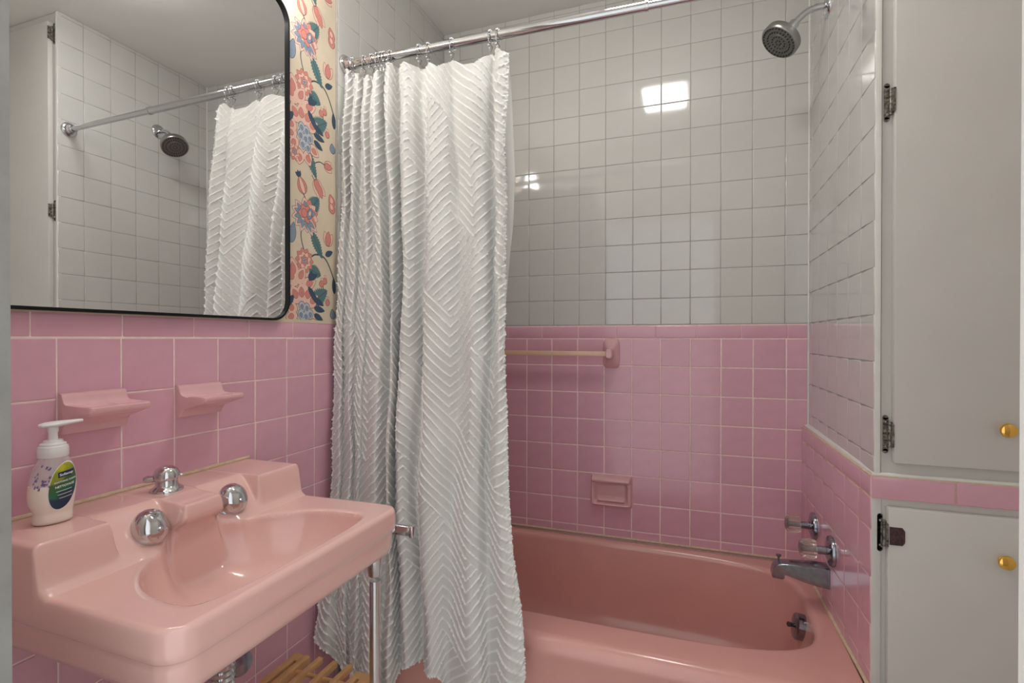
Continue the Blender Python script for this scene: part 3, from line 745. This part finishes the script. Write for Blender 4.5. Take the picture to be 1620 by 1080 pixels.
# lift plunger in the middle of the ledge
Q = Matrix.Translation((.072, .846, .872))
mb = MB(); mb.lathe([(.029, -.002), (.030, .002), (.029, .006), (.022, .011), (.0195, .014), (.0195, .024), (.0230, .026), (.0236, .029), (.0230, .037), (.019, .045), (.011, .050), (.001, .052)], 40, Q)
pg = build(mb, 'drain_plunger', m_chrome, sink, mtx=SK)
mb = MB(); mb.tube([(.066, .834, .900), (.052, .822, .900), (.047, .817, .899)], [.006, .0075, .005], 12); mb.tube([(.080, .858, .902), (.087, .868, .902)], [.0035, .0035], 10); build(mb, 'plunger_arm', m_chrome, pg)
mb = MB(); mb.lathe([(.022, .001), (.022, .004), (.016, .003), (.001, .0025)], 28, Matrix.Translation((.36, CB, .671))); build(mb, 'drain_ring', m_chrome, sink, mtx=SK)
# legs
for ly in (.628, 1.072):
    mb = MB(); mb.lathe([(.0120, 0), (.0120, .645)], 24, Matrix.Translation((.408, ly, 0))); lg = build(mb, 'leg', m_chrome, sink, mtx=SK)
    mb = MB(); mb.lathe([(.0125, .655), (.0150, .658), (.0180, .700), (.0185, .712)], 24, Matrix.Translation((.408, ly, 0))); build(mb, 'leg_socket', m_chrome, lg)
    mb = MB(); mb.lathe([(.020, 0), (.020, .006), (.0125, .012)], 20, Matrix.Translation((.408, ly, 0))); build(mb, 'leg_foot', m_chrome, lg)
# towel bar at the right side
tbx = bbox('side_towel_bar', (.06, 1.140, .722), (.462, 1.152, .744), .0015, m_chrome, sink, mtx=SK)
bbox('bar_end_cap', (.454, 1.137, .720), (.464, 1.155, .746), .002, m_chrome, tbx)
for bx in (.09, .40): bbox('bar_bracket', (bx, 1.10, .728), (bx+.014, 1.142, .740), .001, m_chrome, tbx)

# drain trap and stop valve under the sink
mb = MB(); mb.tube([(.245, .822, .66), (.245, .822, .42), (.240, .824, .39), (.215, .83, .368), (.185, .836, .375), (.17, .84, .41), (.165, .84, .45), (.14, .84, .475), (0.0, .84, .478)], .0165, 18); tr = build(mb, 'trap_pipe', m_chrome, sink, mtx=SK)
mb = MB(); pr = [(.017, .5)]
for k in range(8): pr += [(.0235, .505+k*.011), (.0200, .5095+k*.011)]
pr += [(.017, .6)]
mb.lathe(pr, 28, Matrix.Translation((.245, .822, 0))); build(mb, 'slip_nut', m_chrome, tr)
mb = MB(); mb.lathe([(.030, .0005), (.028, .006), (.018, .009)], 28, Matrix.Translation((0, .84, .478)) @ Matrix.Rotation(math.pi/2, 4, 'Y')); build(mb, 'trap_flange', m_chrome, tr)
sv = empty('stop_valve', (.06, .90, .53)); VM = at(sv, sv.location)
tag(sv, 'small chrome water stop valve with an oval handle below the sink', 'valve')
mb = MB(); mb.tube([(0, .915, .52), (.19, .915, .52)], .008, 14); mb.tube([(.15, .915, .52), (.15, .918, .635)], .005, 12); build(mb, 'supply_pipe', m_chrome, sv, mtx=VM)
mb = MB(); mb.lathe([(.004, -.004), (.020, -.003), (.0235, .001), (.022, .006), (.010, .008), (.001, .008)], 24, Matrix.Translation((.205, .9, .520)) @ Matrix.Rotation(rad(75), 4, 'Y') @ Matrix.Diagonal((1, 1.15, 1, 1))); build(mb, 'valve_handle', m_dchrome, sv, mtx=VM)
mb = MB(); mb.tube([(.18, .908, .52), (.205, .90, .520)], .007, 12); build(mb, 'valve_stem', m_dchrome, sv, mtx=VM)

# ------------------------------------------------------------------ hand soap bottle
th = rad(18)
n0 = Vector((.885, -.467, 0)); x0_ = Vector((.467, .885, 0))
nF = (n0*math.cos(th)+x0_*math.sin(th)).normalized(); xF = Vector((0,0,1)).cross(nF)
sb = empty('soap_bottle'); sb.matrix_world = Matrix.Translation((.066, .656, .8748)) @ basis(xF, nF.cross(xF)*1, nF)
# local axes: x right, y up, z towards the room
tag(sb, 'pump bottle of creamy hand soap with green and navy label on the sink ledge', 'soap bottle')
hs = [0, .003, .010, .017, .024, .033, .045, .058, .070, .082, .092, .100, .107, .112]
wl = [.0300, .0335, .0325, .0305, .0335, .0385, .0405, .0395, .0370, .0335, .0295, .0260, .0230, .0200]
wr = [.0270, .0300, .0300, .0300, .0310, .0325, .0345, .0360, .0360, .0345, .0315, .0275, .0240, .0200]
wl = [v_*.82 for v_ in wl]; wr = [v_*.84 for v_ in wr]
cxs = [-.002]*14
def body_ring(h_, k=1., N=48):
    a = np.interp(h_, hs, wl)*k; b = np.interp(h_, hs, wr)*k; dz = np.interp(h_, hs, [.018,.0205,.0205,.0195,.0205,.022,.0225,.0225,.022,.021,.020,.019,.0185,.018])*k
    r = []
    for i in range(N):
        p = 2*math.pi*i/N; c, s_ = math.cos(p), math.sin(p); r.append(((b if c > 0 else a)*math.copysign(abs(c)**.85, c), h_, dz*math.copysign(abs(s_)**.9, s_)))
    return r
def surf(x, h_):
    a = np.interp(h_, hs, wl) if x < 0 else np.interp(h_, hs, wr); dz = np.interp(h_, hs, [.018,.0205,.0205,.0195,.0205,.022,.0225,.0225,.022,.021,.020,.019,.0185,.018])
    c = min(abs(x/a), .999)**(1/.85); return dz*math.sqrt(1-c*c)**.9
fine = np.linspace(0, .112, 40)
m_soap = mat('cream_soap_liquid', lin(240, 226, 214), .35, coat=.5)
m_plast = mat('clear_plastic', (.93, .90, .93, 1), .08, alpha=.32, spec=.6)
m_frost = mat('frosted_white_plastic', lin(236, 234, 234), .3, coat=.2)
mb = MB(); mb.rings([body_ring(h_) for h_ in fine if h_ <= .066]); build(mb, 'soap_liquid', m_soap, sb, ang=60)
mb = MB(); mb.rings([body_ring(h_) for h_ in fine if h_ >= .063], cap0=False); build(mb, 'bottle_body', m_plast, sb, ang=60)
mb = MB(); mb.rings([[(r*math.cos(2*math.pi*i/36), y, r*math.sin(2*math.pi*i/36)) for i in range(36)] for r, y in ((.0195, .108), (.0205, .1095), (.0205, .1225), (.0198, .124), (.0198, .1255), (.0175, .127), (.0175, .130), (.0135, .132), (.0125, .1355), (.007, .1365))])
build(mb, 'pump_collar', m_frost, sb)
mb = MB(); mb.rings([[(r*math.cos(2*math.pi*i/24), y, r*math.sin(2*math.pi*i/24)) for i in range(24)] for r, y in ((.0065, .134), (.0062, .147), (.0075, .150), (.0075, .157))]); build(mb, 'pump_stem', m_frost, sb)
rs = []
for xh, hy, hz, yc_ in ((-.0190, .0005, .0015, .1610), (-.0165, .0030, .0085, .1610), (-.009, .0046, .0125, .1612), (0, .0050, .0135, .1614), (.010, .0047, .0115, .1618), (.022, .0038, .0075, .1624), (.034, .0030, .0048, .1630), (.040, .0026, .0040, .1630), (.0405, .001, .002, .1630)):
    rs.append([(xh, yc_+hy*math.cos(2*math.pi*i/20), hz*math.sin(2*math.pi*i/20)) for i in range(20)])
mb = MB(); mb.rings(rs); build(mb, 'pump_head', m_frost, sb)
mb = MB(); mb.tube([(0, .03, 0), (0, .13, 0)], .003, 10); build(mb, 'dip_tube', m_frost, sb)
# label: oval of leaf green to navy, flat print as material + lettering
m_label = bpy.data.materials.new('soap_label_print'); m_label.use_nodes = True
nt = m_label.node_tree; b = nt.nodes['Principled BSDF']; b.inputs['Roughness'].default_value = .3
tc = nt.nodes.new('ShaderNodeTexCoord'); mp = nt.nodes.new('ShaderNodeMapping'); mp.inputs['Rotation'].default_value = (0, 0, rad(-32))
gr = nt.nodes.new('ShaderNodeSeparateXYZ'); mr = nt.nodes.new('ShaderNodeMapRange'); mr.inputs[1].default_value = .078; mr.inputs[2].default_value = .012
nz_ = nt.nodes.new('ShaderNodeTexNoise'); nz_.inputs['Scale'].default_value = 90; ad = nt.nodes.new('ShaderNodeMath'); ad.operation = 'MULTIPLY_ADD'; ad.inputs[1].default_value = .35; ad.inputs[2].default_value = -.17
sm = nt.nodes.new('ShaderNodeMath'); sm.operation = 'ADD'; cr = nt.nodes.new('ShaderNodeValToRGB'); cr.color_ramp.interpolation = 'EASE'
for k, (p, c) in enumerate(((0, (196, 190, 40)), (.22, (140, 150, 44)), (.36, (64, 100, 56)), (.52, (36, 110, 70)), (.66, (34, 58, 80)), (1, (28, 44, 80)))):
    e = cr.color_ramp.elements[k] if k < 2 else cr.color_ramp.elements.new(p); e.position = p; e.color = lin(*c)
L_ = nt.links.new
L_(tc.outputs['Object'], mp.inputs[0]); L_(mp.outputs[0], gr.inputs[0]); L_(gr.outputs[1], mr.inputs[0]); L_(tc.outputs['Object'], nz_.inputs['Vector'])
L_(nz_.outputs[0], ad.inputs[0]); L_(mr.outputs[0], sm.inputs[0]); L_(ad.outputs[0], sm.inputs[1]); L_(sm.outputs[0], cr.inputs[0]); L_(cr.outputs[0], b.inputs['Base Color'])
LX, LY, LA, LB = .0062, .061, .0188, .0375
def oval(k, lift):
    mb = MB(); rs = []
    for rr in (1, .8, .6, .4, .2, .02):
        ring = []
        for i in range(48):
            a = 2*math.pi*i/48; x = LX+LA*k*rr*math.cos(a)+.16*LB*k*rr*math.sin(a); y = LY+LB*k*rr*math.sin(a); ring.append((x, y, surf(x, y)+lift))
        rs.append(ring)
    mb.rings(rs, True, False, True); return mb
lb = build(oval(1.05, .0004), 'label_border', m_frost, sb, ang=None)
lab = build(oval(1., .0007), 'label', m_label, sb, ang=None)
def quadpatch(x0, x1, y0, y1, m, slope, name, lift=.0009):
    mb = MB(); n = 10
    vs_ = []
    for i in range(n+1):
        x = x0+(x1-x0)*i/n
        for y in (y0, y1): yy_ = y+slope*(x-x0); vs_.append((x, yy_, surf(x, yy_)+lift))
    mb.add(vs_, [(2*i, 2*i+2, 2*i+3, 2*i+1) for i in range(n)]); build(mb, name, m, lab, ang=None)
m_navy = mat('label_navy', lin(30, 42, 84), .3); m_lwhite = mat('label_white', lin(240, 240, 240), .4)
quadpatch(-.001, .0222, .0745, .0835, m_navy, .14, 'brand_panel')
def text(s_, x, y, size, slope, bold=.0):
    cu = bpy.data.curves.new('label_text', 'FONT'); cu.body = s_; cu.size = size; cu.align_x = 'CENTER'; cu.offset = bold
    ob = bpy.data.objects.new('t', cu); C.objects.link(ob); dg = bpy.context.evaluated_depsgraph_get()
    me = bpy.data.meshes.new_from_object(ob.evaluated_get(dg)); bpy.data.objects.remove(ob)
    for v_ in me.vertices:
        px_, py_ = x+v_.co.x, y+v_.co.y+slope*v_.co.x; v_.co = (px_, py_, surf(px_, py_)+.0012)
    me.materials.clear(); me.materials.append(m_lwhite); me.name = 'label_lettering'; link('label_lettering', me, lab)
text('Softsoap', .0107, .0785, .0056, .14, .00012)
text('SOOTHING CLEAN', .0090, .0680, .0036, .14, .00010)
text('NETTOYAGE', .0080, .0600, .0046, .14, .00012)
for k in range(3): quadpatch(-.004+.002*k, .018, .0520-.0055*k, .0528-.0055*k, m_lwhite, .14, 'fine_print')
# lavender print on the back of the bottle
mb = MB(); 
for k in range(46):
    a = random.uniform(-.033, -.008); y = random.uniform(.058, .098); y2 = y
    if abs(a) > np.interp(y, hs, wl)*.93: continue
    zz = surf(a, y)+.0004; s_ = random.uniform(.0012, .0026)
    mb.add([(a-s_, y-s_*.5, zz), (a+s_*.3, y-s_, zz), (a+s_, y+s_*.6, zz), (a-s_*.2, y+s_*1.3, zz)], [(0, 1, 2, 3)])
tag(build(mb, 'lavender_print', mat('lavender_ink', lin(126, 104, 150), .5, noise=.3, nscale=300), sb, False), kind='stuff')

# ------------------------------------------------------------------ mirror
mi = empty('wall_mirror', (0, .8805, 1.2275)); mi.rotation_euler = (0, 0.0, 0)
tag(mi, 'large rounded rectangular mirror with a thin black metal frame above the sink', 'mirror')
MW, MH, MR = .3555, .872, .058
def rrect(ins, x):
    r = MR-ins; pts = []
    for (cy_, cz_, a0) in ((MW-MR, MH-MR, 0), (-(MW-MR), MH-MR, 90), (-(MW-MR), MR, 180), (MW-MR, MR, 270)):
        for k in range(13): a = rad(a0+90*k/12); pts.append((x, cy_+r*math.cos(a), cz_+r*math.sin(a)))
    return pts
mb = MB(); mb.rings([rrect(0, .0105), rrect(0, .0215), rrect(.0008, .0225), rrect(.0055, .0225), rrect(.0062, .0218), rrect(.0062, .013)], True, True, False); build(mb, 'frame', m_black, mi)
mb = MB(); mb.add(rrect(.005, .0155), [tuple(range(52))]); build(mb, 'glass', m_mirror, mi, False, fixn=False)
# ------------------------------------------------------------------ built-in cabinet
cab = empty('linen_cabinet', (1.69, CABY, 0)); CM = at(cab, cab.location)
tag(cab, 'tall grey-white built-in linen cabinet with two doors and a pink tile band', 'cabinet')
mb = MB()
FY = CABY+.004
mb.box((1.476, FY, 0), (1.512, FY+.02, CEIL-.002)); mb.box((1.90, FY, 0), (1.93, FY+.02, CEIL-.002))
mb.box((1.512, FY, 2.47), (1.90, FY+.02, CEIL-.002)); mb.box((1.512, FY, .79), (1.90, FY+.02, .92)); mb.box((1.512, FY, 0), (1.90, FY+.02, .12))
build(mb, 'face_frame', m_paint, cab, False, mtx=CM)
mb = MB(); mb.box((1.503, FY+.02, 0), (1.93, FY+.45, CEIL-.002)); build(mb, 'carcass', m_paint, cab, False, mtx=CM)
bbox('corner_bead', (1.4615, CABY-.001, .872), (1.4740, CABY+.02, CEIL-.002), .001, m_trimw, cab, mtx=CM)
bbox('corner_bead', (1.457, CABY+.001, 0), (1.4765, CABY+.02, .816), .001, m_paint, cab, mtx=CM)
bbox('band_ledge', (1.4585, CABY-.001, .866), (1.93, CABY+.02, .874), .002, m_trimw, cab, mtx=CM)
# pink tile band
for a, b_ in ((1.4585, 1.6125), (1.6155, 1.7695), (1.7725, 1.9265)):
    me = cap_mesh(b_-a, .0535, m_pink, .012); o = bpy.data.objects.new('cap_tile', me); C.objects.link(o); o.parent = cab
    o.matrix_local = CM @ Matrix.Translation(((a+b_)/2, CABY+.009, .8410)) @ basis(Vector((1,0,0)), Vector((0,0,1)), Vector((0,-1,0)))
bbox('band_grout', (1.458, CABY-.0005, .8145), (1.93, CABY+.01, .868), 0, m_cream_grout, cab, mtx=CM)
DT = .019
def knob(x, z, par):
    Q = Matrix.Translation((x, FY-DT, z)) @ Matrix.Rotation(math.pi/2, 4, 'X')
    mb = MB(); mb.lathe([(.009, -.001), (.009, .003), (.0065, .005), (.0065, .007), (.0125, .010), (.0150, .0145), (.0138, .019), (.0085, .0225), (.001, .0235)], 32, Q); tag(build(mb, 'knob', m_brass, par), 'round polished brass knob')
def hinge(x, z, par, leaf=False):
    mb = MB(); y = FY
    mb.box((x-.017, y-.003, z-.038), (x-.006, y-.0003, z+.038))
    for zz in (-.038, .038): mb.lathe([(.0055, -.0015), (.0055, .0015)], 12, Matrix.Translation((x-.0115, y-.0015, z+zz)) @ Matrix.Rotation(math.pi/2, 4, 'X'))
    mb.tube([(x-.004, y-.006, z-.029), (x-.004, y-.006, z+.029)], .0042, 12)
    mb.box((x-.004, y-.0205, z-.026), (x+.0002, y-.004, z+.026))
    for zz in (-.028, .028): mb.sphere((x-.0115, y-.004, z+zz), .003, 8)
    h_ = build(mb, 'hinge', m_hinge, par, ang=40)
    if leaf:
        mb = MB(); rs = []
        for yy_ in (FY-DT-.0016, FY-DT+.0005):
            rs.append([(x+.002, yy_, z-.020), (x+.026, yy_, z-.020), (x+.031, yy_, z-.013), (x+.031, yy_, z+.013), (x+.026, yy_, z+.020), (x+.002, yy_, z+.020)])
        mb.rings(rs)
        for dx, dz in ((.012, .010), (.012, -.010), (.023, 0)): mb.sphere((x+dx, FY-DT-.001, z+dz), .0026, 8)
        build(mb, 'hinge_leaf', mat('bare_bronze_leaf', lin(88, 66, 70), .4, .6, noise=.4, nscale=200), h_)
dU = bbox('upper_door', (1.4955, FY-DT, .9005), (1.88, FY-.0005, 2.502), .0015, m_paint, cab, mtx=CM)
knob(1.6915, .9875, dU)
for z in (2.455, 1.715, .962): hinge(1.4955, z, dU)
dL = bbox('lower_door', (1.4855, FY-DT, .09), (1.88, FY-.0005, .7990), .0015, m_paint, cab, mtx=CM)
knob(1.6895, .711, dL); hinge(1.4855, .737, dL, True); hinge(1.4855, .17, dL, True)

# ------------------------------------------------------------------ slatted rack below the sink
rk = empty('slatted_rack', (.18, .98, 0)); RM = at(rk, rk.location)
tag(rk, 'small bamboo rack with spaced slats under the pink sink', 'rack')
RZ = .33
bbox('side_rail', (.058, .72, RZ-.02), (.078, 1.215, RZ), .0015, m_wood, rk, mtx=RM)
bbox('side_rail', (.088, .72, RZ-.02), (.106, 1.215, RZ), .0015, m_wood, rk, mtx=RM)
bbox('side_rail', (.262, .72, RZ-.02), (.280, 1.205, RZ), .0015, m_wood, rk, mtx=RM)
bbox('side_rail', (.288, .72, RZ-.02), (.308, 1.205, RZ), .0015, m_wood, rk, mtx=RM)
for y in (.735, 1.187): 
    bbox('rail_spacer', (.076, y, RZ-.019), (.090, y+.026, RZ-.001), .001, m_wood, rk, mtx=RM); bbox('rail_spacer', (.278, y-.006, RZ-.019), (.290, y+.020, RZ-.001), .001, m_wood, rk, mtx=RM)
for x in (.135, .182, .229): bbox('slat', (x-.007, .74, RZ-.017), (x+.007, 1.222, RZ-.001), .0012, m_wood, rk, mtx=RM)
for y in (.80, 1.165):
    mb = MB(); mb.tube([(.10, y, RZ-.012), (.27, y, RZ-.012)], .0055, 14); build(mb, 'dowel', m_wood, rk, mtx=RM)
for x in (.068, .298):
    for y in (.745, 1.17): bbox('leg', (x-.010, y-.012, 0), (x+.010, y+.012, RZ-.018), .0015, m_wood, rk, mtx=RM)
for x in (.10, .15, .20, .25): bbox('lower_slat', (x-.012, .735, .10), (x+.012, 1.18, .112), .0012, m_wood, rk, mtx=RM)
for y in (.745, 1.17): bbox('lower_crossbar', (.068, y-.008, .085), (.298, y+.008, .101), .0012, m_wood, rk, mtx=RM)

# ------------------------------------------------------------------ lamps (just above the frame)
cl = empty('ceiling_light', (.92, 1.30, CEIL)); tag(cl, 'square white flush ceiling light with lit glass', 'ceiling light')
bbox('light_base', (-.13, -.145, -.022), (.13, .145, -.0005), .004, m_trimw, cl)
bbox('light_glass', (-.112, -.125, -.052), (.112, .125, -.022), .012, m_diff, cl, 4)
vl = empty('vanity_light', (0, .935, 2.235)); tag(vl, 'two-shade chrome vanity light above the mirror', 'wall light')
bbox('back_plate', (.001, -.26, -.03), (.018, .26, .03), .004, m_chrome, vl)
for y in (-.20, .20):
    mb = MB(); mb.tube([(.015, y, 0), (.075, y, 0), (.085, y, -.012)], .007, 12); build(mb, 'lamp_arm', m_chrome, vl)
    mb = MB(); mb.lathe([(.018, .0), (.030, -.008), (.046, -.05), (.052, -.085), (.048, -.09), (.001, -.09)], 32, Matrix.Translation((.088, y, -.005))); build(mb, 'lamp_shade', m_bulb, vl)
